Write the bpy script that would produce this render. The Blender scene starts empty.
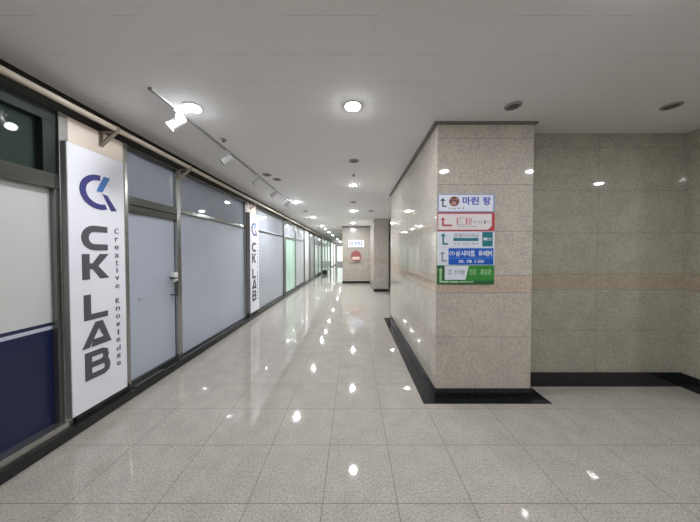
import bpy, bmesh, math, random
from mathutils import Vector, Matrix
random.seed(7)
C = bpy.context.scene.collection
S = bpy.context.scene

# ------------------------------------------------------------------ camera
cam = bpy.data.cameras.new('camera')
cam.sensor_fit = 'HORIZONTAL'
cam.sensor_width = 36.0
cam.lens = 247.0 * 36.0 / 700.0
cam.shift_x = -3.5 / 700.0
cam.shift_y = -3.0 / 700.0
cam.clip_start = 0.05
cam.clip_end = 200
camo = bpy.data.objects.new('camera', cam)
C.objects.link(camo)
camo.location = (0, 0, 1.5)
camo.rotation_euler = (math.radians(90 - 1.17), 0, 0)
S.camera = camo

# ------------------------------------------------------------------ world, exposure
w = bpy.data.worlds.new('world')
S.world = w
w.use_nodes = True
w.node_tree.nodes['Background'].inputs[0].default_value = (0.8, 0.85, 1, 1)
w.node_tree.nodes['Background'].inputs[1].default_value = 0.05
S.view_settings.view_transform = 'Standard'
S.view_settings.look = 'None'
S.view_settings.gamma = 1
S.view_settings.use_curve_mapping = False
S.view_settings.exposure = 1.58
LAMP = 170.0            # radiance of a downlight's lens
CEIL = 2.82

# ------------------------------------------------------------------ materials
def new_mat(name):
    m = bpy.data.materials.new(name)
    m.use_nodes = True
    nt = m.node_tree
    return m, nt, nt.nodes['Principled BSDF']

def simple(name, col, rough=0.5, metal=0.0, emit=None, estr=0.0, spec=0.5, coat=0.0, noise=0.0, nscale=30):
    m, nt, p = new_mat(name)
    p.inputs['Base Color'].default_value = (*col, 1)
    p.inputs['Roughness'].default_value = rough
    p.inputs['Metallic'].default_value = metal
    p.inputs['Specular IOR Level'].default_value = spec
    p.inputs['Coat Weight'].default_value = coat
    p.inputs['Coat Roughness'].default_value = 0.015
    if emit:
        p.inputs['Emission Color'].default_value = (*emit, 1)
        p.inputs['Emission Strength'].default_value = estr
    if noise:
        tc = nt.nodes.new('ShaderNodeTexCoord')
        n = nt.nodes.new('ShaderNodeTexNoise')
        n.inputs['Scale'].default_value = nscale
        n.inputs['Detail'].default_value = 3
        nt.links.new(tc.outputs['Object'], n.inputs['Vector'])
        r = nt.nodes.new('ShaderNodeValToRGB')
        r.color_ramp.elements[0].position = 0.3
        r.color_ramp.elements[1].position = 0.7
        r.color_ramp.elements[0].color = (*[c * (1 - noise) for c in col], 1)
        r.color_ramp.elements[1].color = (*[min(1, c * (1 + noise)) for c in col], 1)
        nt.links.new(n.outputs['Fac'], r.inputs['Fac'])
        nt.links.new(r.outputs['Color'], p.inputs['Base Color'])
    return m

class NB:
    """small node builder"""
    def __init__(self, nt):
        self.nt = nt
    def math(self, op, a, b=None):
        n = self.nt.nodes.new('ShaderNodeMath')
        n.operation = op
        for i, v in enumerate((a, b)):
            if v is None:
                continue
            if isinstance(v, (int, float)):
                n.inputs[i].default_value = v
            else:
                self.nt.links.new(v, n.inputs[i])
        return n.outputs[0]
    def lines(self, sock, positions, half):
        """1 on lines at the given coordinates"""
        d = None
        for p in positions:
            a = self.math('ABSOLUTE', self.math('SUBTRACT', sock, p))
            d = a if d is None else self.math('MINIMUM', d, a)
        return self.math('LESS_THAN', d, half)
    def periodic(self, sock, start, step, half):
        f = self.math('FRACT', self.math('DIVIDE', self.math('SUBTRACT', sock, start - step / 2), step))
        d = self.math('ABSOLUTE', self.math('SUBTRACT', f, 0.5))
        return self.math('LESS_THAN', d, half / step)
    def mix(self, fac, a, b):
        n = self.nt.nodes.new('ShaderNodeMix')
        n.data_type = 'RGBA'
        for sock, v in ((n.inputs[0], fac), (n.inputs[6], a), (n.inputs[7], b)):
            if isinstance(v, (int, float)):
                sock.default_value = v
            elif isinstance(v, tuple):
                sock.default_value = (*v, 1) if len(v) == 3 else v
            else:
                self.nt.links.new(v, sock)
        return n.outputs[2]
    def ramp(self, fac, stops):
        n = self.nt.nodes.new('ShaderNodeValToRGB')
        e = n.color_ramp.elements
        while len(e) < len(stops):
            e.new(0.5)
        for k, (pos, col) in enumerate(stops):
            e[k].position = pos
            e[k].color = (*col, 1)
        self.nt.links.new(fac, n.inputs[0])
        return n.outputs[0]
    def noise(self, vec, scale, detail=3, rough=0.6):
        n = self.nt.nodes.new('ShaderNodeTexNoise')
        n.inputs['Scale'].default_value = scale
        n.inputs['Detail'].default_value = detail
        n.inputs['Roughness'].default_value = rough
        self.nt.links.new(vec, n.inputs['Vector'])
        return n.outputs['Fac']

def granite(name, col, rough, xs=(), ys=(), zs=(), xp=None, yp=None, band=None, half=0.0022, joint=(0.18, 0.165, 0.14), contrast=0.18, spec=0.5, grain=58):
    m, nt, p = new_mat(name)
    b = NB(nt)
    tc = nt.nodes.new('ShaderNodeTexCoord')
    vec = tc.outputs['Object']
    sp = nt.nodes.new('ShaderNodeSeparateXYZ')
    nt.links.new(vec, sp.inputs[0])
    n1 = b.noise(vec, grain, 3, 0.7)
    n2 = b.noise(vec, 6, 3, 0.6)
    dark = tuple(c * (1 - contrast * 1.5) for c in col)
    lite = tuple(min(1, c * (1 + contrast)) for c in col)
    c = b.ramp(n1, [(0.32, dark), (0.5, col), (0.68, lite)])
    c2 = b.ramp(n2, [(0.3, tuple(x * 0.9 for x in (1, 1, 1))), (0.7, (1.06, 1.05, 1.03))])
    mul = nt.nodes.new('ShaderNodeMix')
    mul.data_type = 'RGBA'
    mul.blend_type = 'MULTIPLY'
    mul.inputs[0].default_value = 1
    nt.links.new(c, mul.inputs[6])
    nt.links.new(c2, mul.inputs[7])
    c = mul.outputs[2]
    if band:
        z0, z1, tint = band
        f = b.math('MULTIPLY', b.math('GREATER_THAN', sp.outputs[2], z0), b.math('LESS_THAN', sp.outputs[2], z1))
        m2 = nt.nodes.new('ShaderNodeMix')
        m2.data_type = 'RGBA'
        m2.blend_type = 'MULTIPLY'
        nt.links.new(f, m2.inputs[0])
        nt.links.new(c, m2.inputs[6])
        m2.inputs[7].default_value = (*tint, 1)
        c = m2.outputs[2]
    masks = []
    for k, pos in enumerate((xs, ys, zs)):
        if pos:
            masks.append(b.lines(sp.outputs[k], pos, half))
    if xp:
        masks.append(b.periodic(sp.outputs[0], *xp, half))
    if yp:
        masks.append(b.periodic(sp.outputs[1], *yp, half))
    if masks:
        mm = masks[0]
        for q in masks[1:]:
            mm = b.math('MAXIMUM', mm, q)
        c = b.mix(mm, c, joint)
        nt.links.new(b.math('ADD', b.math('MULTIPLY', mm, 0.5), rough), p.inputs['Roughness'])
    else:
        p.inputs['Roughness'].default_value = rough
    p.inputs['Specular IOR Level'].default_value = spec
    nt.links.new(c, p.inputs['Base Color'])
    return m

WALLZ = (0.634, 1.09, 1.268, 1.722, 2.195, 2.665)
BAND = (1.09, 1.268, (1.03, 0.925, 0.855))
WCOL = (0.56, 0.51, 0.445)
M = {}
M['floor'] = granite('polished_granite_floor', (0.41, 0.378, 0.338), 0.04,
                     xs=(-2.26, -1.715, -1.17, -0.635, -0.185, 0.263, 0.7125, 1.305, 1.95, 2.55, 3.15, 3.75, 4.35, 4.95, 5.55),
                     yp=(1.449, 0.45), half=0.0025, joint=(0.15, 0.135, 0.12), contrast=0.24, grain=85, spec=0.55)
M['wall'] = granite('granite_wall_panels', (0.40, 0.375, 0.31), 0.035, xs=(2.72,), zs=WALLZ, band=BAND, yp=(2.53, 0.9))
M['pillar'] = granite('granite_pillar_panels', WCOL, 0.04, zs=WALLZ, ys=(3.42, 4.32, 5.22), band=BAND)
M['far_wall'] = granite('granite_far_panels', (0.42, 0.38, 0.34), 0.22, zs=WALLZ, yp=(12.6, 0.9), xs=(0.12,), band=BAND)
M['black'] = granite('black_granite', (0.014, 0.015, 0.017), 0.12, contrast=0.3)
M['edge'] = simple('pillar_edge', (0.5, 0.47, 0.43), 0.2)

def ceiling_mat():
    m, nt, p = new_mat('ceiling_boards')
    b = NB(nt)
    tc = nt.nodes.new('ShaderNodeTexCoord')
    vec = tc.outputs['Object']
    sp = nt.nodes.new('ShaderNodeSeparateXYZ')
    nt.links.new(vec, sp.inputs[0])
    n1 = b.noise(vec, 160, 2)
    c = b.ramp(n1, [(0.33, (0.80, 0.79, 0.785)), (0.45, (0.86, 0.85, 0.845)), (0.7, (0.88, 0.87, 0.865))])
    jy = b.periodic(sp.outputs[1], 1.40, 0.27, 0.0016)
    n2 = b.noise(vec, 2.3, 1)
    some = b.math('GREATER_THAN', n2, 0.5)
    jx = b.math('MULTIPLY', b.periodic(sp.outputs[0], 0.12, 0.6, 0.0012), b.math('GREATER_THAN', n2, 0.56))
    mm = b.math('MAXIMUM', b.math('MULTIPLY', jy, some), jx)
    mm = b.math('MULTIPLY', mm, 0.3)
    c = b.mix(mm, c, (0.22, 0.21, 0.2))
    nt.links.new(c, p.inputs['Base Color'])
    p.inputs['Roughness'].default_value = 0.8
    p.inputs['Specular IOR Level'].default_value = 0.2
    return m
M['ceiling'] = ceiling_mat()
M['steel'] = simple('brushed_steel', (0.44, 0.44, 0.42), 0.24, 0.9, noise=0.08, nscale=18)
M['rail'] = simple('grey_green_rail', (0.17, 0.175, 0.16), 0.16, 0.8)
M['handle'] = simple('dark_handle', (0.09, 0.09, 0.095), 0.35, 0.5)
M['dark_steel'] = simple('dark_aluminium', (0.23, 0.23, 0.22), 0.35, 0.8)  # plain dark grey metal of the window frames
M['green_frame'] = simple('dark_green_frame', (0.02, 0.028, 0.024), 0.5, spec=0.2)
M['green_glass'] = simple('dark_green_transom_glass', (0.035, 0.052, 0.043), 0.03, spec=0.4)
M['film'] = simple('grey_blue_frosted_film', (0.45, 0.48, 0.56), 0.4, spec=0.1, coat=0.5, noise=0.03, nscale=2)
M['film_trans'] = simple('grey_blue_glass_film', (0.30, 0.325, 0.385), 0.5, spec=0.0, coat=1.0, noise=0.03, nscale=2)
M['film_grey'] = simple('grey_frosted_film', (0.42, 0.44, 0.49), 0.5, spec=0.0, coat=0.8, noise=0.03, nscale=2)
M['film_pale'] = simple('pale_grey_film', (0.54, 0.56, 0.58), 0.5, spec=0.0, coat=0.8)
M['white_film'] = simple('white_film', (0.62, 0.62, 0.61), 0.35, coat=0.2, noise=0.02, nscale=3)
M['navy_film'] = simple('navy_film', (0.008, 0.014, 0.06), 0.3, coat=0.15)
M['stripe_film'] = simple('pale_stripe_film', (0.55, 0.57, 0.66), 0.35)
M['sign_white'] = simple('white_sign_face', (0.85, 0.84, 0.91), 0.4)
M['sign_side'] = simple('sign_edge', (0.25, 0.25, 0.25), 0.4)
M['letter'] = simple('dark_grey_letter', (0.085, 0.085, 0.095), 0.45)
M['navy'] = simple('navy_ink', (0.035, 0.035, 0.20), 0.45)
M['sky'] = simple('light_blue_ink', (0.05, 0.19, 0.55), 0.45)
M['beige'] = simple('beige_pier_paint', (0.8, 0.68, 0.59), 0.6, noise=0.05, nscale=4)
M['header'] = simple('header_with_painted_shadow', (0.025, 0.023, 0.02), 0.7, spec=0.1)  # near-black colour carries the shadow along the ceiling edge and pipe
M['pipe'] = simple('cream_pipe', (0.52, 0.45, 0.36), 0.4, noise=0.06, nscale=5)
M['bracket'] = simple('tan_bracket', (0.30, 0.26, 0.21), 0.5)
M['green_lit'] = simple('green_lit_glass', (0.42, 0.60, 0.50), 0.12, emit=(0.62, 0.95, 0.76), estr=0.07, coat=0.6)
M['green_pale'] = simple('pale_green_lit_glass', (0.52, 0.62, 0.56), 0.12, emit=(0.8, 1.0, 0.9), estr=0.12, coat=0.6)
M['white_lit'] = simple('white_lit_glass', (0.7, 0.75, 0.75), 0.2, emit=(0.93, 1.0, 0.97), estr=0.3)
M['plain_white'] = simple('plain_white_paint', (0.7, 0.7, 0.68), 0.5)
M['lens'] = simple('lamp_lens', (0.9, 0.9, 0.9), 0.4, emit=(0.92, 0.96, 1.0), estr=LAMP)
M['lens_bright'] = simple('bright_lamp_lens', (0.9, 0.9, 0.9), 0.4, emit=(0.92, 0.965, 1.0), estr=LAMP * 2.4)
M['spot_lens'] = simple('spot_lens', (0.9, 0.9, 0.9), 0.4, emit=(0.96, 0.98, 1.0), estr=12)
M['spot_off'] = simple('spot_lens_off', (0.5, 0.5, 0.5), 0.2)
M['trim'] = simple('white_trim', (0.72, 0.71, 0.69), 0.4)
M['vent_dark'] = simple('dark_vent', (0.13, 0.122, 0.113), 0.5)
M['vent_ring'] = simple('grey_vent_ring', (0.30, 0.285, 0.265), 0.4)
M['track'] = simple('grey_track', (0.30, 0.295, 0.29), 0.4)
M['spot_white'] = simple('spot_white_paint', (0.72, 0.72, 0.72), 0.35)
M['grey_trim'] = simple('grey_ceiling_trim', (0.16, 0.155, 0.145), 0.5)
M['plant'] = simple('dark_leaf', (0.03, 0.10, 0.045), 0.5, noise=0.3)
M['planter'] = simple('dark_planter', (0.04, 0.06, 0.045), 0.5)
# direction boards
M['b_white'] = simple('board_white', (0.80, 0.82, 0.90), 0.35)
M['b_lav'] = simple('board_lavender_edge', (0.30, 0.36, 0.55), 0.4)
M['b_cream'] = simple('board_warm_white', (0.82, 0.75, 0.75), 0.35)
M['b_red'] = simple('board_red', (0.50, 0.06, 0.07), 0.4)
M['b_pink'] = simple('board_pink_ink', (0.60, 0.20, 0.24), 0.4)
M['b_grey'] = simple('board_grey_ink', (0.28, 0.28, 0.31), 0.4)
M['b_black'] = simple('board_black_ink', (0.04, 0.05, 0.06), 0.4)
M['b_blue'] = simple('board_blue', (0.02, 0.11, 0.52), 0.35)
M['b_blue2'] = simple('board_blue_ink', (0.07, 0.10, 0.52), 0.35)
M['b_midblue'] = simple('board_mid_blue', (0.06, 0.22, 0.68), 0.35)
M['b_teal'] = simple('board_teal', (0.03, 0.20, 0.25), 0.35)
M['b_green'] = simple('board_green', (0.05, 0.27, 0.05), 0.35)
M['b_dgreen'] = simple('board_dark_green', (0.03, 0.13, 0.05), 0.35)
M['b_pgreen'] = simple('board_pale_green', (0.40, 0.62, 0.36), 0.35)
M['b_brown'] = simple('emblem_brown', (0.20, 0.05, 0.04), 0.4)
M['b_skin'] = simple('emblem_pink', (0.48, 0.25, 0.23), 0.4)
M['red_disc'] = simple('red_disc_paint', (0.30, 0.085, 0.08), 0.5)
M['cream'] = simple('cream_plate', (0.66, 0.52, 0.44), 0.5)

# ------------------------------------------------------------------ mesh helpers
def add_box(bm, x0, x1, y0, y1, z0, z1):
    vs = [bm.verts.new((x, y, z)) for x in (x0, x1) for y in (y0, y1) for z in (z0, z1)]
    for f in ((0, 1, 3, 2), (4, 6, 7, 5), (0, 4, 5, 1), (2, 3, 7, 6), (0, 2, 6, 4), (1, 5, 7, 3)):
        bm.faces.new([vs[i] for i in f])

def add_cyl(bm, p, q, r0, r1=None, n=24):
    p, q = Vector(p), Vector(q)
    r1 = r0 if r1 is None else r1
    d = q - p
    mat = Matrix.Translation((p + q) / 2) @ d.to_track_quat('Z', 'Y').to_matrix().to_4x4()
    bmesh.ops.create_cone(bm, cap_ends=True, segments=n, radius1=r0, radius2=r1, depth=d.length, matrix=mat)

def add_lathe(bm, prof, center, n=32):
    """prof: (radius, z) pairs, around the vertical through center; closed at radius 0"""
    rings = []
    for r, z in prof:
        if r < 1e-6:
            rings.append([bm.verts.new((center[0], center[1], center[2] + z))])
        else:
            rings.append([bm.verts.new((center[0] + r * math.cos(2 * math.pi * i / n), center[1] + r * math.sin(2 * math.pi * i / n), center[2] + z)) for i in range(n)])
    for a, b in zip(rings, rings[1:]):
        for i in range(n):
            j = (i + 1) % n
            if len(a) == 1:
                bm.faces.new((a[0], b[j], b[i]))
            elif len(b) == 1:
                bm.faces.new((a[i], a[j], b[0]))
            else:
                bm.faces.new((a[i], a[j], b[j], b[i]))

def add_prism(bm, pts, frame, t0, t1):
    """polygon in (u,v) extruded between t0 and t1 along the frame's normal"""
    a = [bm.verts.new(frame(u, v, t0)) for u, v in pts]
    b = [bm.verts.new(frame(u, v, t1)) for u, v in pts]
    bm.faces.new(a)
    bm.faces.new(b)
    n = len(pts)
    for i in range(n):
        bm.faces.new((a[i], a[(i + 1) % n], b[(i + 1) % n], b[i]))

def obj(name, bm, mat, parent=None, bevel=0.0, smooth=False):
    bmesh.ops.recalc_face_normals(bm, faces=bm.faces[:])
    me = bpy.data.meshes.new(name)
    if smooth:
        for f in bm.faces:
            f.smooth = True
    bm.to_mesh(me)
    bm.free()
    mats = mat if isinstance(mat, list) else [mat]
    for q in mats:
        me.materials.append(q)
    o = bpy.data.objects.new(name, me)
    C.objects.link(o)
    if parent:
        o.parent = parent
    if bevel:
        md = o.modifiers.new('bevel', 'BEVEL')
        md.width = bevel
        md.segments = 2
        md.limit_method = 'ANGLE'
    if smooth:
        md = o.modifiers.new('edges', 'EDGE_SPLIT')
        md.split_angle = math.radians(40)
    return o

def boxes(name, lst, mat, parent=None, bevel=0.0):
    bm = bmesh.new()
    for b in lst:
        add_box(bm, *b)
    return obj(name, bm, mat, parent, bevel)

def empty(name, loc=(0, 0, 0)):
    o = bpy.data.objects.new(name, None)
    o.empty_display_size = 0.1
    C.objects.link(o)
    o.location = loc
    return o

def tag(o, label=None, cat=None, group=None, kind=None):
    for k, v in (('label', label), ('category', cat), ('group', group), ('kind', kind)):
        if v:
            o[k] = v
    return o

def copy_tree(o, parent=None):
    c = o.copy()
    C.objects.link(c)
    if parent:
        c.parent = parent
    for ch in list(o.children):
        copy_tree(ch, c)
    return c

def struct(name, lst, mat, parent=None, bevel=0.0):
    o = boxes(name, lst, mat, parent, bevel)
    if not parent:
        o['kind'] = 'structure'
    return o

def text_into(bm, s, u0, u1, v0, v1, frame, t0, t1, bold=0.0, keep=False):
    """outline of a word fitted into the box u0..u1, v0..v1 of a frame, extruded t0..t1"""
    cu = bpy.data.curves.new('word', 'FONT')
    cu.body = s
    cu.size = 1.0
    cu.offset = bold
    cu.resolution_u = 3
    cu.extrude = 0.5
    o = bpy.data.objects.new('word', cu)
    C.objects.link(o)
    dg = bpy.context.evaluated_depsgraph_get()
    dg.update()
    me = bpy.data.meshes.new_from_object(o.evaluated_get(dg))
    bpy.data.objects.remove(o)
    bpy.data.curves.remove(cu)
    if len(me.vertices) == 0:
        bpy.data.meshes.remove(me)
        return
    xs = [v.co.x for v in me.vertices]
    ys = [v.co.y for v in me.vertices]
    a0, a1, b0, b1 = min(xs), max(xs), min(ys), max(ys)
    su = (u1 - u0) / max(a1 - a0, 1e-6)
    sv = (v1 - v0) / max(b1 - b0, 1e-6)
    if keep:
        su = sv = min(su, sv)
        ou = (u0 + u1 - (a0 + a1) * su) / 2
        ov = (v0 + v1 - (b0 + b1) * sv) / 2
    else:
        ou, ov = u0 - a0 * su, v0 - b0 * sv
    base = []
    for v in me.vertices:
        t = t1 if v.co.z > 0 else t0
        base.append(bm.verts.new(frame(ou + v.co.x * su, ov + v.co.y * sv, t)))
    for p in me.polygons:
        try:
            bm.faces.new([base[i] for i in p.vertices])
        except ValueError:
            pass
    bpy.data.meshes.remove(me)

def stroke(pts, width):
    """closed outline of a mitred poly-line"""
    pts = [Vector(p) for p in pts]
    L, R = [], []
    n = len(pts)
    for i, p in enumerate(pts):
        d0 = (p - pts[i - 1]).normalized() if i else None
        d1 = (pts[i + 1] - p).normalized() if i < n - 1 else None
        if d0 is None: d0 = d1
        if d1 is None: d1 = d0
        n0 = Vector((-d0.y, d0.x)); n1 = Vector((-d1.y, d1.x))
        m = (n0 + n1)
        m = m / max(m.length_squared / 2, 0.5) if m.length > 1e-6 else n0
        L.append(tuple(p + m * width / 2)); R.append(tuple(p - m * width / 2))
    return L + R[::-1]

# ------------------------------------------------------------------ room shell
YB, YE, XR = -5.0, 32.0, 9.0
struct('floor', [(-2.6, XR, YB, YE, -0.1, 0.0)], M['floor'])
struct('ceiling', [(-2.6, XR, YB, YE, CEIL, CEIL + 0.1)], M['ceiling'])
struct('wall_back', [(-2.6, XR, YB - 0.15, YB, 0, CEIL)], M['wall'])
struct('wall_right_side', [(XR, XR + 0.15, YB, YE, 0, CEIL)], M['wall'])
struct('wall_left', [(-2.60, -2.44, YB, YE, 0, CEIL)], M['beige'])
struct('trim_left', [(-2.44, -2.40, YB, YE, 2.62, CEIL)], M['header'])
struct('baseboard_left', [(-2.44, -2.272, YB, YE, 0, 0.085)], M['black'], bevel=0.004)
# granite block: the pillar in front and the recessed wall at its right
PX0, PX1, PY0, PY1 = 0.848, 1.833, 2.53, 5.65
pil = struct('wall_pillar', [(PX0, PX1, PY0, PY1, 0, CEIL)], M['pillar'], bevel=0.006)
struct('baseboard_pillar', [(PX0 - 0.008, PX1 + 0.008, PY0 - 0.008, PY0, 0, 0.10), (PX0 - 0.008, PX0, PY0, PY1 + 0.008, 0, 0.10),
                            (PX1, PX1 + 0.008, PY0, 2.755, 0, 0.10)], M['black'])
struct('trim_pillar', [(PX0 - 0.035, PX1 + 0.02, PY0 - 0.03, PY0, 2.80, CEIL), (PX0 - 0.035, PX0, PY0, PY1, 2.79, CEIL), (PX1, PX1 + 0.02, PY0, 2.755, 2.80, CEIL)], M['grey_trim'])
struct('trim_floor_inlay', [(0.697, 1.978, 2.425, PY0 - 0.008, 0, 0.003), (0.697, PX0 - 0.008, PY0 - 0.008, 5.69, 0, 0.003), (PX1 + 0.008, 1.978, PY0 - 0.008, 2.755, 0, 0.003)], M['black'])
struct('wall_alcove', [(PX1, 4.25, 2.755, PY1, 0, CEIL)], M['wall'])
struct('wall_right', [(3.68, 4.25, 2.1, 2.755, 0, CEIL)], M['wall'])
struct('baseboard_right', [(1.845, 3.672, 2.743, 2.755, 0, 0.158), (3.668, 3.68, 2.1, 2.755, 0, 0.158), (3.668, 4.25, 2.088, 2.1, 0, 0.158)], M['black'])
# far block
struct('wall_far', [(-0.544, XR, 12.18, YE, 0, CEIL)], M['far_wall'])
struct('wall_column', [(0.796, 1.359, 9.56, 12.18, 0, CEIL)], M['far_wall'])
struct('baseboard_far', [(-0.556, 0.784, 12.168, 12.18, 0, 0.11), (0.784, 0.796, 9.56, 12.18, 0, 0.11), (0.784, 1.371, 9.548, 9.56, 0, 0.11), (-0.556, -0.544, 12.168, YE, 0, 0.11)], M['black'])
struct('trim_far', [(-0.56, 0.78, 12.15, 12.18, 2.74, CEIL)], M['grey_trim'])
struct('wall_end', [(-2.6, -0.544, YE, YE + 0.15, 0, CEIL)], M['plain_white'])

# ------------------------------------------------------------------ left shopfronts
XG = -2.39      # glass face
XF = -2.35      # frame face
XW = -2.44
def shop(name, kind_parts):
    root = empty(name, (-2.40, kind_parts[0], 0))
    root['kind'] = 'structure'
    return root
def part(root, name, lst, mat, bevel=0.0):
    o = boxes(name, lst, mat, None, bevel)
    o.parent = root
    o.matrix_parent_inverse = Matrix.Translation(-root.location)
    return o

# bay with the white and navy film
r = shop('window_1', (1.3,))
part(r, 'transom_frame', [(XW, XF, 0.5, 1.972, 2.52, 2.62), (XW, XF, 1.885, 1.972, 2.12, 2.52), (XW, XF, 0.5, 0.57, 2.12, 2.52)], M['green_frame'], 0.003)
part(r, 'transom_pane', [(XW, XG - 0.01, 0.57, 1.885, 2.12, 2.52)], M['green_glass'])
part(r, 'transom_rail', [(XW, XF + 0.012, 0.5, 1.972, 2.005, 2.12)], M['rail'], 0.003)
part(r, 'window_frame', [(XW, XF, 1.952, 1.972, 0.14, 2.005), (XW, XF, 0.5, 0.57, 0.14, 2.005)], M['dark_steel'], 0.002)
part(r, 'window_sill', [(XW, -2.30, 0.5, 1.972, 0.085, 0.14)], M['steel'], 0.003)
part(r, 'corner_post', [(XW, XF + 0.02, 1.972, 2.036, 0.085, 2.62)], M['steel'], 0.004)
o = part(r, 'white_film', [(XW, XG, 0.57, 1.952, 0.952, 2.005)], M['white_film']); o['label'] = 'white film on the glass'
o = part(r, 'navy_stripe', [(XW, XG, 0.57, 1.952, 0.925, 0.952)], M['navy_film']); o['label'] = 'thin navy stripe'
o = part(r, 'pale_stripe', [(XW, XG, 0.57, 1.952, 0.897, 0.925)], M['stripe_film']); o['label'] = 'thin white stripe'
o = part(r, 'navy_film', [(XW, XG, 0.57, 1.952, 0.14, 0.897)], M['navy_film']); o['label'] = 'dark navy film below the stripes'
struct('baseboard_pier', [(XW, -2.31, 2.036, 2.53, 0.085, 0.15), (XW, -2.31, 5.47, 5.95, 0.085, 0.15)], M['black'])
struct('wall_pier', [(XW, -2.345, 2.036, 2.53, 0.15, 2.62), (XW, -2.345, 5.47, 5.95, 0.15, 2.62)], M['beige'])

# glass door beside the big sign
r = shop('door_1', (2.9,))
part(r, 'door_frame', [(XW, XF + 0.02, 2.53, 2.565, 0.085, 2.62)], M['steel'], 0.003)
part(r, 'transom_rail', [(XW, XF, 2.565, 3.30, 2.012, 2.10), (XW, XF, 2.565, 3.30, 2.58, 2.62)], M['rail'], 0.003)
part(r, 'transom_pane', [(XW, XG - 0.01, 2.565, 3.30, 2.10, 2.58)], M['film_trans'])
d = part(r, 'door_leaf', [(XW, XG, 2.570, 3.292, 0.125, 1.93)], M['film']); d['label'] = 'grey blue frosted door leaf'
part(r, 'door_rail', [(XW, XF - 0.008, 2.568, 3.295, 1.93, 2.006), (XW, XF - 0.008, 2.568, 3.295, 0.088, 0.128)], M['rail'], 0.002)
bm = bmesh.new()
add_box(bm, -2.392, -2.345, 3.225, 3.298, 1.115, 1.245)
o = obj('lock_case', bm, M['plain_white'], None, 0.005); o.parent = r; o.matrix_parent_inverse = Matrix.Translation(-r.location); o['label'] = 'white lock case'
bm = bmesh.new()
add_cyl(bm, (-2.392, 3.215, 1.175), (-2.30, 3.215, 1.175), 0.012, n=16)
add_cyl(bm, (-2.305, 3.215, 1.175), (-2.305, 3.15, 1.175), 0.012, n=16)
add_cyl(bm, (-2.30, 3.215, 1.14), (-2.30, 3.215, 0.94), 0.013, n=16)
add_cyl(bm, (-2.392, 3.215, 0.955), (-2.30, 3.215, 0.955), 0.010, n=16)
o = obj('door_handle', bm, M['handle'], None, 0, True); o.parent = r; o.matrix_parent_inverse = Matrix.Translation(-r.location)
part(r, 'threshold', [(XW, -2.285, 2.57, 2.96, 0.085, 0.096)], M['rail'], 0.002)
part(r, 'door_sticker', [(XG, XG + 0.002, 2.735, 2.765, 0.965, 0.995)], M['b_grey'])

# wide window
r = shop('window_2', (4.4,))
part(r, 'window_frame', [(XW, XF, 3.30, 3.375, 0.085, 2.62), (XW, XF, 5.40, 5.47, 0.085, 2.62)], M['steel'], 0.003)
part(r, 'transom_rail', [(XW, XF - 0.005, 3.385, 5.40, 2.045, 2.10), (XW, XF, 3.385, 5.40, 2.59, 2.62), (XW, XF - 0.01, 3.385, 5.40, 0.085, 0.10)], M['rail'], 0.003)
part(r, 'transom_pane', [(XW, XG - 0.01, 3.385, 5.40, 2.10, 2.59)], M['film_trans'])
o = part(r, 'pane', [(XW, XG, 3.385, 5.40, 0.10, 2.045)], M['film']); o['label'] = 'grey blue frosted pane'

# grey window after the second sign
r = shop('window_3', (7.2,))
part(r, 'window_frame', [(XW, XF, 5.95, 6.0, 0.085, 2.62), (XW, XF, 8.36, 8.60, 0.085, 2.04), (XW, XF, 8.36, 8.46, 2.04, 2.62), (XW, XF, 6.0, 8.36, 2.05, 2.075), (XW, XF, 6.0, 8.36, 2.59, 2.62), (XW, XF, 6.0, 8.36, 0.085, 0.105)], M['dark_steel'], 0.003)
part(r, 'transom_pane', [(XW, XG - 0.005, 6.0, 8.36, 2.075, 2.59)], M['film_grey'])
part(r, 'pane', [(XW, XG, 6.0, 8.36, 0.105, 2.05)], M['film_grey'])

# green lit door, pale window
r = shop('door_2', (9.3,))
part(r, 'door_frame', [(XW, XF, 10.05, 10.12, 0.085, 2.62), (XW, XF, 8.6, 10.05, 2.0, 2.07), (XW, XF, 8.6, 10.05, 0.085, 0.12), (XW, XF, 8.6, 10.05, 2.59, 2.62)], M['steel'], 0.003)
part(r, 'transom_pane', [(XW, XG, 8.6, 10.05, 2.07, 2.59)], M['film_grey'])
part(r, 'door_leaf', [(XW, XG, 8.6, 10.05, 0.12, 2.0)], M['green_lit'])
part(r, 'door_stile', [(XG, XG + 0.012, 9.52, 9.56, 0.12, 2.0)], M['green_pale'])
r = shop('window_4', (11.0,))
part(r, 'window_frame', [(XW, XF, 11.85, 12.0, 0.085, 2.62), (XW, XF, 10.12, 11.85, 2.05, 2.08), (XW, XF, 10.12, 11.85, 2.59, 2.62), (XW, XF, 10.12, 11.85, 0.085, 0.12)], M['dark_steel'], 0.003)
part(r, 'transom_pane', [(XW, XG, 10.12, 11.85, 2.08, 2.59)], M['film_pale'])
part(r, 'pane', [(XW, XG, 10.12, 11.85, 0.12, 2.05)], M['film_pale'])
r = shop('window_5', (13.2,))
part(r, 'window_frame', [(XW, XF, 13.40, 13.52, 0.085, 2.62), (XW, XF, 14.95, 15.1, 0.085, 2.62), (XW, XF, 12.0, 13.40, 2.59, 2.62), (XW, XF, 13.52, 14.95, 2.59, 2.62)], M['dark_steel'], 0.003)
part(r, 'white_panel', [(XW, XG + 0.02, 12.0, 12.9, 0.085, 2.59)], M['plain_white'])
part(r, 'pane', [(XW, XG, 12.9, 13.40, 0.085, 2.59)], M['film_pale'])
part(r, 'white_pane', [(XW, XG, 13.52, 14.95, 0.085, 2.59)], M['film_pale'])
r = shop('window_6', (16.6,))
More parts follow.
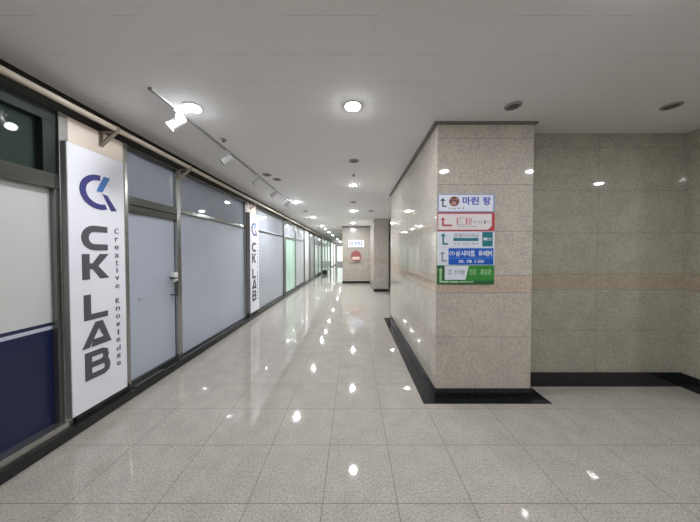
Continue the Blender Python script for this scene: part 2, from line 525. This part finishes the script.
part(r, 'window_frame', [(XW, XF, 18.2, 18.75, 0.085, 2.62), (XW, XF, 15.1, 18.2, 2.05, 2.12), (XW, XF, 15.1, 18.2, 0.085, 0.14), (XW, XF, 16.6, 16.68, 0.14, 2.05)], M['dark_steel'], 0.003)
part(r, 'transom_pane', [(XW, XG, 15.1, 18.2, 2.12, 2.62)], M['film_pale'])
part(r, 'pane', [(XW, XG, 15.1, 16.6, 0.14, 2.05), (XW, XG, 16.68, 18.2, 0.14, 2.05)], M['green_pale'])
r = shop('window_7', (21.8,))
part(r, 'window_frame', [(XW, XF, 20.4, 20.7, 0.085, 2.62), (XW, XF, 22.6, 22.8, 0.085, 2.62), (XW, XF, 25.0, 25.4, 0.085, 2.62), (XW, XF, 18.75, 25.0, 2.59, 2.62)], M['plain_white'], 0.003)
part(r, 'pane', [(XW, XG, 18.75, 20.4, 0.085, 2.59), (XW, XG, 20.7, 22.6, 0.085, 2.59), (XW, XG, 22.8, 25.0, 0.085, 2.59)], M['green_lit'])
r = shop('window_8', (28.5,))
part(r, 'window_frame', [(XW, XF, 25.4, 26.3, 0.085, 2.62), (XW, XF, 29.0, 29.6, 0.085, 2.62)], M['dark_steel'], 0.003)
part(r, 'pane', [(XW, XG, 26.3, 29.0, 0.085, 2.62), (XW, XG, 29.6, 31.9, 0.085, 2.62)], M['white_lit'])
r = empty('window_9', (-1.6, YE, 0)); r['kind'] = 'structure'
part(r, 'window_frame', [(-2.2, -0.7, YE - 0.05, YE, 2.35, 2.45), (-2.2, -2.1, YE - 0.05, YE, 0.3, 2.35), (-0.8, -0.7, YE - 0.05, YE, 0.3, 2.35), (-2.1, -0.8, YE - 0.05, YE, 0.3, 0.4)], M['dark_steel'])
part(r, 'pane', [(-2.1, -0.8, YE - 0.03, YE, 0.4, 2.35)], M['white_lit'])

# ------------------------------------------------------------------ blade signs on the piers
def side_frame(x, y):
    return lambda u, v, t: (x + t, y + u, v)      # u along the corridor, v up, t out of the wall

def arc_pts(cx, cy, rx, ry, a0, a1, n=14):
    return [(cx + rx * math.cos(math.radians(a0 + (a1 - a0) * i / n)), cy + ry * math.sin(math.radians(a0 + (a1 - a0) * i / n))) for i in range(n + 1)]

def ring(cx, cy, rx, ry, wd, a0, a1, n=16):
    return arc_pts(cx, cy, rx, ry, a0, a1, n) + arc_pts(cx, cy, rx - wd, ry - wd, a1, a0, n)

def blade_sign(y, label):
    root = empty('sign_board', (-2.345, y, 0.15))
    tag(root, label, 'sign', 'vertical shop signs on the piers')
    x = 0.0
    fr = lambda u, v, t: (t, u, v - 0.15)
    bm = bmesh.new()
    add_box(bm, 0.0, 0.055, -0.004, 0.488, 0.0, 2.245)
    obj('panel', bm, M['sign_side'], root, 0.003)
    bm = bmesh.new()
    add_box(bm, 0.055, 0.060, 0.0, 0.484, 0.004, 2.241)
    obj('sign_face', bm, M['sign_white'], root)
    T0, T1 = 0.060, 0.064
    # emblem
    bm = bmesh.new()
    add_prism(bm, ring(0.25, 2.043, 0.165, 0.153, 0.048, 88, 292, 26), fr, T0, T1)
    add_prism(bm, [(0.274, 2.036), (0.316, 2.030), (0.406, 1.900), (0.352, 1.892)], fr, T0, T1)
    g = obj('emblem', bm, M['navy'], root)
    bm = bmesh.new()
    add_prism(bm, [(0.290, 2.197), (0.344, 2.196), (0.272, 2.050), (0.222, 2.050)], fr, T0, T1)
    obj('emblem_slash', bm, M['sky'], g)['label'] = 'light blue slash'
    # C K L A B
    def letter(polys):
        bm = bmesh.new()
        for k, p in enumerate(polys):
            add_prism(bm, p, fr, T0 - 0.0004 * k, T1 + 0.0005 * k)
        obj('letter', bm, M['letter'], root)
    u0, u1 = 0.090, 0.310
    letter([arc_pts(0.195, 1.632, 0.105, 0.108, 90, 270, 14) + [(u1, 1.524), (u1, 1.578)] + arc_pts(0.195, 1.632, 0.048, 0.054, 270, 90, 10) + [(u1, 1.686), (u1, 1.740)]])
    letter([[(0.092, 1.272), (0.150, 1.272), (0.150, 1.491), (0.092, 1.491)],
            [(0.150, 1.360), (0.176, 1.360), (0.240, 1.272), (0.318, 1.272), (0.222, 1.384), (0.318, 1.491), (0.240, 1.491), (0.176, 1.410), (0.150, 1.410)]])
    letter([[(0.098, 0.918), (0.300, 0.918), (0.300, 0.968), (0.154, 0.968), (0.154, 1.140), (0.098, 1.140)]])
    letter([[(0.078, 0.680), (0.136, 0.680), (0.217, 0.832), (0.258, 0.742), (0.172, 0.742), (0.152, 0.680), (0.328, 0.680), (0.252, 0.892), (0.190, 0.892)]])
    letter([[(0.098, 0.400), (0.152, 0.400), (0.152, 0.640), (0.098, 0.640)],
            stroke([(0.150, 0.616), (0.240, 0.616), (0.268, 0.604), (0.276, 0.570), (0.268, 0.536), (0.240, 0.522), (0.150, 0.522)], 0.048),
            stroke([(0.150, 0.424), (0.254, 0.424), (0.280, 0.438), (0.289, 0.472), (0.280, 0.508), (0.254, 0.522), (0.150, 0.522)], 0.048)])
    # small stacked words
    zs = [1.71, 1.628, 1.552, 1.474, 1.404, 1.334, 1.256, 1.178, None, 1.04, 0.962, 0.886, 0.808, 0.734, 0.658, 0.580, 0.502, 0.428]
    for ch, z in zip('Creative Knowledge', zs):
        if z is None:
            continue
        big = ch in 'CKtldi'
        h = 0.050 if big else 0.038
        wd = 0.013 if ch in 'il' else (0.026 if ch in 'rt' else 0.038)
        bm = bmesh.new()
        text_into(bm, ch, 0.398 - wd / 2, 0.398 + wd / 2, z - h / 2, z + h / 2, fr, T0, T1, bold=0.0)
        obj('slogan_letter', bm, M['letter'], root)
    return root
blade_sign(1.985, 'tall white CK LAB sign board between the navy film and the frosted door')
blade_sign(5.468, 'smaller-looking white CK LAB sign board farther down the corridor past the wide frosted window')

# ------------------------------------------------------------------ pipe under the ceiling
root = empty('ceiling_pipe', (-2.2, 0, 2.645))
tag(root, 'long cream pipe running under the ceiling above the left shopfronts', 'pipe')
bm = bmesh.new()
add_cyl(bm, (0, -4.9, 0), (0, 31.9, 0), 0.024, n=20)
obj('pipe_run', bm, M['pipe'], root, 0, True)
for y in (-0.4, 2.31, 3.34, 5.62, 8.5, 11.9, 15.0, 18.5):
    bm = bmesh.new()
    add_box(bm, -0.24, 0.02, y - 0.018, y + 0.018, -0.034, -0.025)
    add_box(bm, -0.147, -0.135, y - 0.018, y + 0.018, -0.16, -0.025)
    add_prism(bm, stroke([(-0.14, -0.15), (0.0, -0.03)], 0.016), lambda u, v, t, y=y: (u, y + t, v), -0.016, 0.016)
    bmesh.ops.create_cone(bm, cap_ends=True, segments=18, radius1=0.03, radius2=0.03, depth=0.03, matrix=Matrix.Translation((0, y, 0)) @ Matrix.Rotation(math.pi / 2, 4, 'X'))
    obj('pipe_bracket', bm, M['bracket'], root)

# ------------------------------------------------------------------ direction boards on the pillar
BX0, BX1 = 0.857, 1.437
def board(name_label, top, bot, base_mat):
    root = empty('direction_sign', (BX0, PY0, bot))
    tag(root, name_label, 'sign', 'direction boards on the pillar')
    H = top - bot
    bm = bmesh.new()
    add_box(bm, 0, BX1 - BX0, -0.012, 0, 0.001, H - 0.001)
    obj('board', bm, base_mat, root, 0.002)
    # cm frame measured from the board's top-left corner, y downwards
    fr = lambda u, v, t: (u * 0.01, -t, H + v * 0.01)
    return root, fr
def flat(root, name, polys, mat, fr, lev=1):
    t0 = 0.012 + 0.0006 * (lev - 1)
    for p in polys:
        bm = bmesh.new()
        add_prism(bm, [(a, -b) for a, b in p], fr, t0, t0 + 0.0006)
        obj(name, bm, mat, root)
def rect(a, b, c, d):
    return [(a, c), (b, c), (b, d), (a, d)]
def words(root, name, lst, mat, fr, lev=2, bold=0.0):
    t0 = 0.012 + 0.0006 * (lev - 1)
    for s, a, b, c, d in lst:
        n = len(s)
        st = (b - a) / n
        for i, ch in enumerate(s):
            if ch == ' ':
                continue
            bm = bmesh.new()
            low = ch in '.ㅡ'
            text_into(bm, ch, a + st * (i + (0.35 if ch == '.' else 0.04)), a + st * (i + (0.65 if ch == '.' else 0.94)), -d, (-d + (d - c) * 0.25) if ch == '.' else -c, fr, t0, t0 + 0.0006, bold)
            obj(name, bm, mat, root)
def arrow(root, mat, fr, x, y0, y1, foot, wd=1.3, head=2.9):
    h = wd / 2
    return flat(root, 'arrow', [[(x, y0), (x + head, y0 + head), (x + h, y0 + head), (x + h, y1 - wd), (foot, y1 - wd), (foot, y1), (x - h, y1), (x - h, y0 + head), (x - head, y0 + head)]], mat, fr, 2)

# 1 white board with brown emblem
r, fr = board('white direction board with blue lettering and round brown emblem, topmost on the pillar', 2.101, 1.912, M['b_lav'])
flat(r, 'panel', [rect(1.0, 56.0, 1.4, 17.6)], M['b_white'], fr, 1)
arrow(r, M['b_black'], fr, 4.9, 4.4, 13.4, 8.8)
flat(r, 'emblem', [arc_pts(16.5, 7.7, 5.2, 5.0, 0, 345, 22)], M['b_brown'], fr, 2)
flat(r, 'emblem_mark', [arc_pts(16.2, 9.6, 2.6, 2.0, 0, 345, 14), rect(12.4, 14.4, 5.2, 6.2), rect(17.6, 20.0, 5.0, 6.2)], M['b_skin'], fr, 3)
words(r, 'lettering', [('마린', 24.8, 42.2, 3.0, 11.2), ('탕', 45.8, 54.0, 3.0, 11.6)], M['b_blue2'], fr, 2, 0.035)
flat(r, 'small_lettering', [rect(11.0, 13.2, 14.2, 15.0), rect(14.6, 15.6, 14.6, 15.6), rect(16.6, 18.4, 15.0, 15.9), rect(20.0, 22.2, 14.2, 15.0), rect(25.0, 26.4, 13.8, 15.2)], M['b_grey'], fr, 2)

# 2 red framed
r, fr = board('warm white direction board with red border and red arrow on the pillar', 1.912, 1.720, M['b_red'])
flat(r, 'panel', [[(0.2, 1.6), (54.8, 1.6), (54.8, 13.6), (51.0, 17.6), (0.2, 17.6)]], M['b_cream'], fr, 1)
arrow(r, M['b_red'], fr, 5.2, 5.0, 14.0, 14.6, 1.7, 2.6)
flat(r, 'red_mark', [rect(19.2, 20.6, 5.4, 12.6), rect(28.4, 30.0, 5.4, 12.6), rect(31.6, 32.6, 5.4, 12.6), rect(33.6, 34.4, 5.4, 12.6)], M['b_pink'], fr, 2)
flat(r, 'grey_mark', [rect(20.6, 27.0, 5.2, 5.7), rect(20.6, 27.0, 12.2, 12.7), rect(23.0, 24.0, 7.2, 8.2), rect(23.0, 24.0, 9.8, 10.8), rect(47.0, 48.8, 8.0, 11.6)], M['b_grey'], fr, 2)
words(r, 'small_lettering', [('아이스', 35.4, 46.2, 8.4, 11.4), ('카', 49.6, 53.0, 8.4, 11.4), ('ㅡㅡㅡㅡㅡㅡ', 20.0, 40.0, 14.2, 14.7)], M['b_grey'], fr, 2)

# 3 teal
r, fr = board('white direction board with teal arrow and teal box at its right end on the pillar', 1.720, 1.552, M['b_white'])
arrow(r, M['b_teal'], fr, 5.6, 2.0, 13.6, 10.6, 1.7, 2.9)
flat(r, 'teal_bar', [rect(15.8, 41.4, 6.8, 9.8)], M['b_teal'], fr, 2)
words(r, 'small_lettering', [('프랑다이닝', 16.0, 41.6, 2.2, 6.2)], M['b_grey'], fr, 2, 0.01)
words(r, 'faint_lettering', [('한식 양식 중식', 16.0, 41.6, 11.4, 13.8)], M['b_grey'], fr, 2)
flat(r, 'teal_box', [rect(45.4, 56.0, 0.6, 15.4)], M['b_teal'], fr, 1)
words(r, 'box_lettering', [('1122호', 46.6, 55.2, 6.4, 9.2)], M['b_white'], fr, 2, 0.01)

# 4 blue
r, fr = board('blue direction board with two lines of white lettering on the pillar', 1.552, 1.374, M['b_white'])
flat(r, 'blue_panel', [rect(11.2, 57.0, 0.4, 17.2)], M['b_blue'], fr, 1)
flat(r, 'blue_line', [rect(11.2, 57.0, 9.8, 11.2)], M['b_midblue'], fr, 2)
arrow(r, M['b_grey'], fr, 4.9, 3.6, 14.0, 9.4, 1.5, 2.6)
words(r, 'lettering', [('(주)', 12.0, 17.6, 3.4, 7.8), ('삼시미트', 18.2, 38.4, 2.8, 8.6), ('유레M', 41.4, 55.8, 2.8, 8.6)], M['b_white'], fr, 2, 0.03)
words(r, 'number', [('000. 071. 0 0000', 21.6, 47.4, 12.2, 15.4)], M['b_white'], fr, 2, 0.02)

# 5 green
r, fr = board('green direction board with pale slanted panel, lowest of the five on the pillar', 1.374, 1.181, M['b_green'])
flat(r, 'dark_strip', [rect(0.2, 7.2, 0.4, 18.8), rect(7.2, 57.6, 15.6, 18.8)], M['b_dgreen'], fr, 1)
flat(r, 'pale_panel', [[(7.4, 0.4), (32.0, 0.4), (28.6, 14.8), (7.4, 14.8)]], M['b_white'], fr, 2)
flat(r, 'arrow', [[(3.2, 2.6), (5.6, 5.0), (4.4, 5.0), (4.4, 15.8), (11.4, 15.8), (11.4, 17.8), (2.0, 17.8), (2.0, 5.0), (0.8, 5.0)]], M['b_pgreen'], fr, 3)
flat(r, 'pale_bar', [rect(12.4, 21.4, 16.2, 17.8), rect(22.4, 37.0, 16.2, 17.4)], M['b_pgreen'], fr, 3)
words(r, 'small_lettering', [('ㅁ 한국생활', 11.4, 28.0, 4.6, 9.4)], M['b_grey'], fr, 3, 0.01)
words(r, 'lettering', [('건강 홍보관', 32.2, 55.2, 3.8, 9.6)], M['b_pgreen'], fr, 2, 0.02)

# ------------------------------------------------------------------ two signs on the far wall
fr0 = lambda u, v, t: (u, -t, v)
root = empty('wall_sign', (0.136, 12.18, 1.78))
tag(root, 'small white sign with blue marks high on the far wall', 'sign')
boxes('board', [(-0.39, 0.39, -0.03, 0, 0, 0.36)], M['b_white'], root, 0.004)
for s, a, b in (('마', -0.27, -0.13), ('린', -0.08, 0.06), ('탕', 0.09, 0.2)):
    bm = bmesh.new()
    text_into(bm, s, a, b, 0.09, 0.30, fr0, 0.03, 0.032, 0.02)
    obj('lettering', bm, M['b_blue2'], root)
bm = bmesh.new()
add_prism(bm, [(0.25, 0.08), (0.28, 0.08), (0.28, 0.30), (0.25, 0.30)], fr0, 0.03, 0.032)
obj('blue_bar', bm, M['b_blue2'], root)
bm = bmesh.new()
add_prism(bm, [(-0.34, 0.06), (-0.30, 0.06), (-0.30, 0.30), (-0.34, 0.30)], fr0, 0.03, 0.032)
obj('pink_bar', bm, M['b_pink'], root)
root = empty('round_sign', (0.12, 12.18, 1.07))
tag(root, 'round red sign with cream plate on the far wall below the white sign', 'sign')
bm = bmesh.new()
add_prism(bm, arc_pts(0.0, 0.28, 0.25, 0.27, 0, 350, 35), fr0, 0, 0.04)
obj('disc', bm, M['red_disc'], root)
bm = bmesh.new()
add_prism(bm, [(-0.17, 0.1), (0.17, 0.1), (0.19, 0.24), (-0.19, 0.24)], fr0, 0.04, 0.046)
obj('plate', bm, M['cream'], root)
bm = bmesh.new()
add_box(bm, -0.3, 0.3, -0.05, 0, -0.03, 0.01)
obj('base_bar', bm, M['bracket'], root)
root = empty('call_button', (0.796, 11.0, 1.02))
tag(root, 'small grey plate on the side of the far column', 'plate')
boxes('plate', [(-0.015, 0, -0.22, 0.22, 0, 0.36)], M['vent_ring'], root, 0.003)
boxes('button', [(-0.022, -0.015, -0.05, 0.05, 0.13, 0.23)], M['vent_dark'], root)

# ------------------------------------------------------------------ ceiling lamps
def make_downlight(lens='lens'):
    root = empty('downlight')
    bm = bmesh.new()
    add_lathe(bm, [(0.063, -0.003), (0.070, -0.008), (0.084, -0.005), (0.086, 0.0), (0.063, 0.0), (0.063, -0.003)], (0, 0, 0))
    obj('trim_ring', bm, M['trim'], root, 0, True)
    bm = bmesh.new()
    add_lathe(bm, [(0.0, -0.020), (0.02, -0.0185), (0.04, -0.013), (0.054, -0.006), (0.062, -0.0005), (0.062, 0.0), (0.0, 0.0)], (0, 0, 0))
    obj('lens', bm, M[lens], root, 0, True)
    return root
proto = make_downlight()
proto2 = None
lamps = [
    (-0.005, 2.25, 'bright round downlight above mid floor, nearest lamp of the middle row'),
    (-0.01, 4.83, 'second lit downlight of the middle row, level with the pillar side'),
    (-0.03, 7.8, 'third lit downlight of the middle row, beyond the end of the pillar'),
    (-0.02, 10.9, 'last lit downlight of the middle row, just before the far wall'),
    (-1.46, 2.27, 'bright round downlight at left, just right of the nearest track spotlight'),
    (-1.50, 6.45, 'second lit downlight of the left row, past the end of the light track'),
    (-1.50, 9.17, 'third lit downlight of the left row, above the green lit door'),
    (-1.54, 12.08, 'fourth lit downlight of the left row, level with the far wall'),
    (-1.54, 13.6, 'fifth lit downlight of the left row, first inside the narrow corridor'),
    (-1.54, 15.6, 'sixth lit downlight of the left row inside the narrow corridor'),
    (-1.54, 18.6, 'seventh lit downlight of the left row inside the narrow corridor'),
    (-1.54, 23.4, 'eighth lit downlight of the left row deep in the narrow corridor'),
    (-1.54, 28.5, 'farthest lit downlight of the left row in the narrow corridor'),
    (1.46, 1.05, 'lit downlight in front of the pillar, out of view overhead'),
    (2.85, 1.05, 'lit downlight in front of the alcove, out of view overhead'),
    (4.65, 0.80, 'lit downlight right of the alcove, out of view overhead'),
    (-1.46, -0.6, 'added fill downlight behind the viewer on the left'),  # unseen lamp, added to brighten the near end
    (0.6, -1.3, 'added fill downlight behind the viewer in the middle'),  # unseen lamp, added to light the pillar front more evenly
    (4.2, 7.4, 'added fill downlight in the side passage, unseen behind the pillar'),  # unseen lamp, added to put more light beyond the pillar
]
for i, (x, y, lab) in enumerate(lamps):
    if 6 < y < 13 and x < 1:               # the lamps deeper in the corridor are the stronger ones
        if proto2 is None:
            o = proto2 = make_downlight('lens_bright')
        else:
            o = copy_tree(proto2)
    else:
        o = proto if i == 0 else copy_tree(proto)
    o.location = (x, y, CEIL)
    tag(o, lab, 'downlight', 'lit ceiling downlights')

# unlit round fixtures
def make_vent():
    root = empty('unlit_downlight')
    bm = bmesh.new()
    add_lathe(bm, [(0.06, -0.006), (0.068, -0.014), (0.088, -0.008), (0.090, 0.0), (0.06, 0.0), (0.06, -0.006)], (0, 0, 0))
    obj('trim_ring', bm, M['vent_ring'], root, 0, True)
    bm = bmesh.new()
    add_lathe(bm, [(0.0, -0.016), (0.02, -0.014), (0.03, -0.004), (0.0595, -0.003), (0.0595, 0.0), (0.0, 0.0)], (0, 0, 0))
    obj('grille', bm, M['vent_dark'], root, 0, True)
    return root
pv = make_vent()
vents = [
    (1.43, 2.24, 0.78, 'dark unlit round fitting in the ceiling right above the pillar front'),
    (2.85, 2.24, 0.78, 'dark unlit round fitting in the ceiling of the alcove at right'),
    (0.005, 3.56, 0.85, 'dark unlit round fitting between the two nearest lamps of the middle row'),
    (-1.46, 4.19, 0.85, 'dark unlit fitting beside the light track, nearer of the two'),
    (-1.37, 4.45, 0.85, 'dark unlit fitting beside the light track, farther of the two'),
    (-1.51, 7.8, 0.9, 'dark unlit round fitting between two lit lamps of the left row'),
    (0.0, 6.43, 0.9, 'grey unlit round fitting between second and third lamps of the middle row'),
    (0.55, 7.78, 1.0, 'dark unlit round fitting right of the third middle lamp, near the pillar end'),
]
for i, (x, y, s, lab) in enumerate(vents):
    o = pv if i == 0 else copy_tree(pv)
    o.location = (x, y, CEIL)
    o.scale = (s, s, 1)
    tag(o, lab, 'ceiling fitting', 'unlit round ceiling fittings')

# sprinklers
def make_sprinkler():
    root = empty('sprinkler')
    bm = bmesh.new()
    add_lathe(bm, [(0.0, -0.008), (0.03, -0.008), (0.036, 0.0), (0.0, 0.0)], (0, 0, 0), 20)
    obj('cover_plate', bm, M['vent_ring'], root, 0, True)
    bm = bmesh.new()
    add_lathe(bm, [(0.0, -0.03), (0.018, -0.028), (0.018, -0.024), (0.006, -0.022), (0.006, -0.008), (0.0, -0.008)], (0, 0, 0), 16)
    obj('head', bm, M['vent_dark'], root, 0, True)
    return root
ps = make_sprinkler()
for i, (x, y, lab) in enumerate([(-1.51, 2.90, 'small dark sprinkler in the ceiling right of the nearer track spotlights'),
                                 (0.0, 4.20, 'tiny dark sprinkler in the ceiling between middle lamps'),
                                 (0.0, 9.2, 'tiny far sprinkler in the ceiling before the last middle lamp')]):
    o = ps if i == 0 else copy_tree(ps)
    o.location = (x, y, CEIL)
    tag(o, lab, 'sprinkler', 'ceiling sprinklers')

# ------------------------------------------------------------------ track and spotlights
root = empty('light_track', (-1.62, 1.98, CEIL))
tag(root, 'thin grey light track on the ceiling along the left shopfronts', 'light track')
boxes('rail', [(-0.012, 0.012, 0.06, 4.3, -0.018, 0)], M['track'], root, 0.002)
boxes('end_cap', [(-0.016, 0.016, 0.01, 0.06, -0.022, 0)], M['vent_ring'], root, 0.003)
def spotlight(y, aim, lit, lab, drop=0.06):
    root = empty('track_spotlight', (-1.62, y, CEIL - 0.018))
    tag(root, lab, 'spotlight', 'spotlights on the light track')
    boxes('adapter', [(-0.015, 0.015, -0.055, 0.055, -0.022, 0)], M['spot_white'], root, 0.003)
    bm = bmesh.new()
    add_cyl(bm, (0, 0, -0.022), (0, 0, -drop), 0.008, n=12)
    obj('stem', bm, M['spot_white'], root, 0, True)
    d = Vector(aim).normalized()
    c = Vector((0, 0, -drop - 0.035))
    side = d.cross(Vector((0, 0, 1))).normalized()
    bm = bmesh.new()
    for s in (-1, 1):
        a = c + side * 0.046 * s
        add_cyl(bm, a + Vector((0, 0, 0.0)), a + Vector((0, 0, 0.038)), 0.006, n=10)
    add_cyl(bm, c + side * 0.05 + Vector((0, 0, 0.036)), c - side * 0.05 + Vector((0, 0, 0.036)), 0.006, n=10)
    obj('yoke', bm, M['spot_white'], root, 0, True)
    bm = bmesh.new()
    add_cyl(bm, c - d * 0.07, c - d * 0.04, 0.026, 0.037, 24)
    add_cyl(bm, c - d * 0.04, c + d * 0.065, 0.040, 0.040, 24)
    add_cyl(bm, c + d * 0.065, c + d * 0.08, 0.043, 0.043, 24)
    h = obj('head', bm, M['spot_white'], root, 0, True)
    bm = bmesh.new()
    add_cyl(bm, c + d * 0.08, c + d * 0.082, 0.037, 0.037, 24)
    obj('lens', bm, M['spot_lens'] if lit else M['spot_off'], h)
spotlight(2.30, (-0.62, -0.25, -0.6), True, 'white track spotlight nearest the camera, beside the bright left downlight')
spotlight(3.2, (-0.7, -0.35, -0.6), False, 'second white track spotlight, hanging above the wide frosted window')
spotlight(4.18, (-0.7, -0.3, -0.6), False, 'third white track spotlight along the ceiling track')
spotlight(5.08, (-0.7, -0.3, -0.6), False, 'fourth track spotlight, next to last along the ceiling track')
spotlight(6.12, (-0.7, -0.3, -0.6), False, 'fifth and last track spotlight at the far end of the track')

# ------------------------------------------------------------------ low planter far down the corridor
root = empty('planter', (-2.05, 17.6, 0))
tag(root, 'low dark green planter at the foot of the far green glass shopfront', 'planter')
boxes('box', [(-0.13, 0.13, -0.35, 0.35, 0, 0.12)], M['planter'], root, 0.01)
bm = bmesh.new()
for i in range(160):
    x, y = random.uniform(-0.12, 0.12), random.uniform(-0.33, 0.33)
    a = random.uniform(0, 6.28)
    h = random.uniform(0.06, 0.2)
    dx, dy = math.cos(a), math.sin(a)
    p = Vector((x, y, 0.11))
    q = p + Vector((dx * 0.05, dy * 0.05, h))
    s = Vector((-dy, dx, 0)) * 0.03
    m = (p + q) / 2 + Vector((dx, dy, 0)) * 0.01
    v = [bm.verts.new(k) for k in (p, m + s, q, m - s)]
    bm.faces.new(v)
obj('foliage', bm, M['plant'], root)
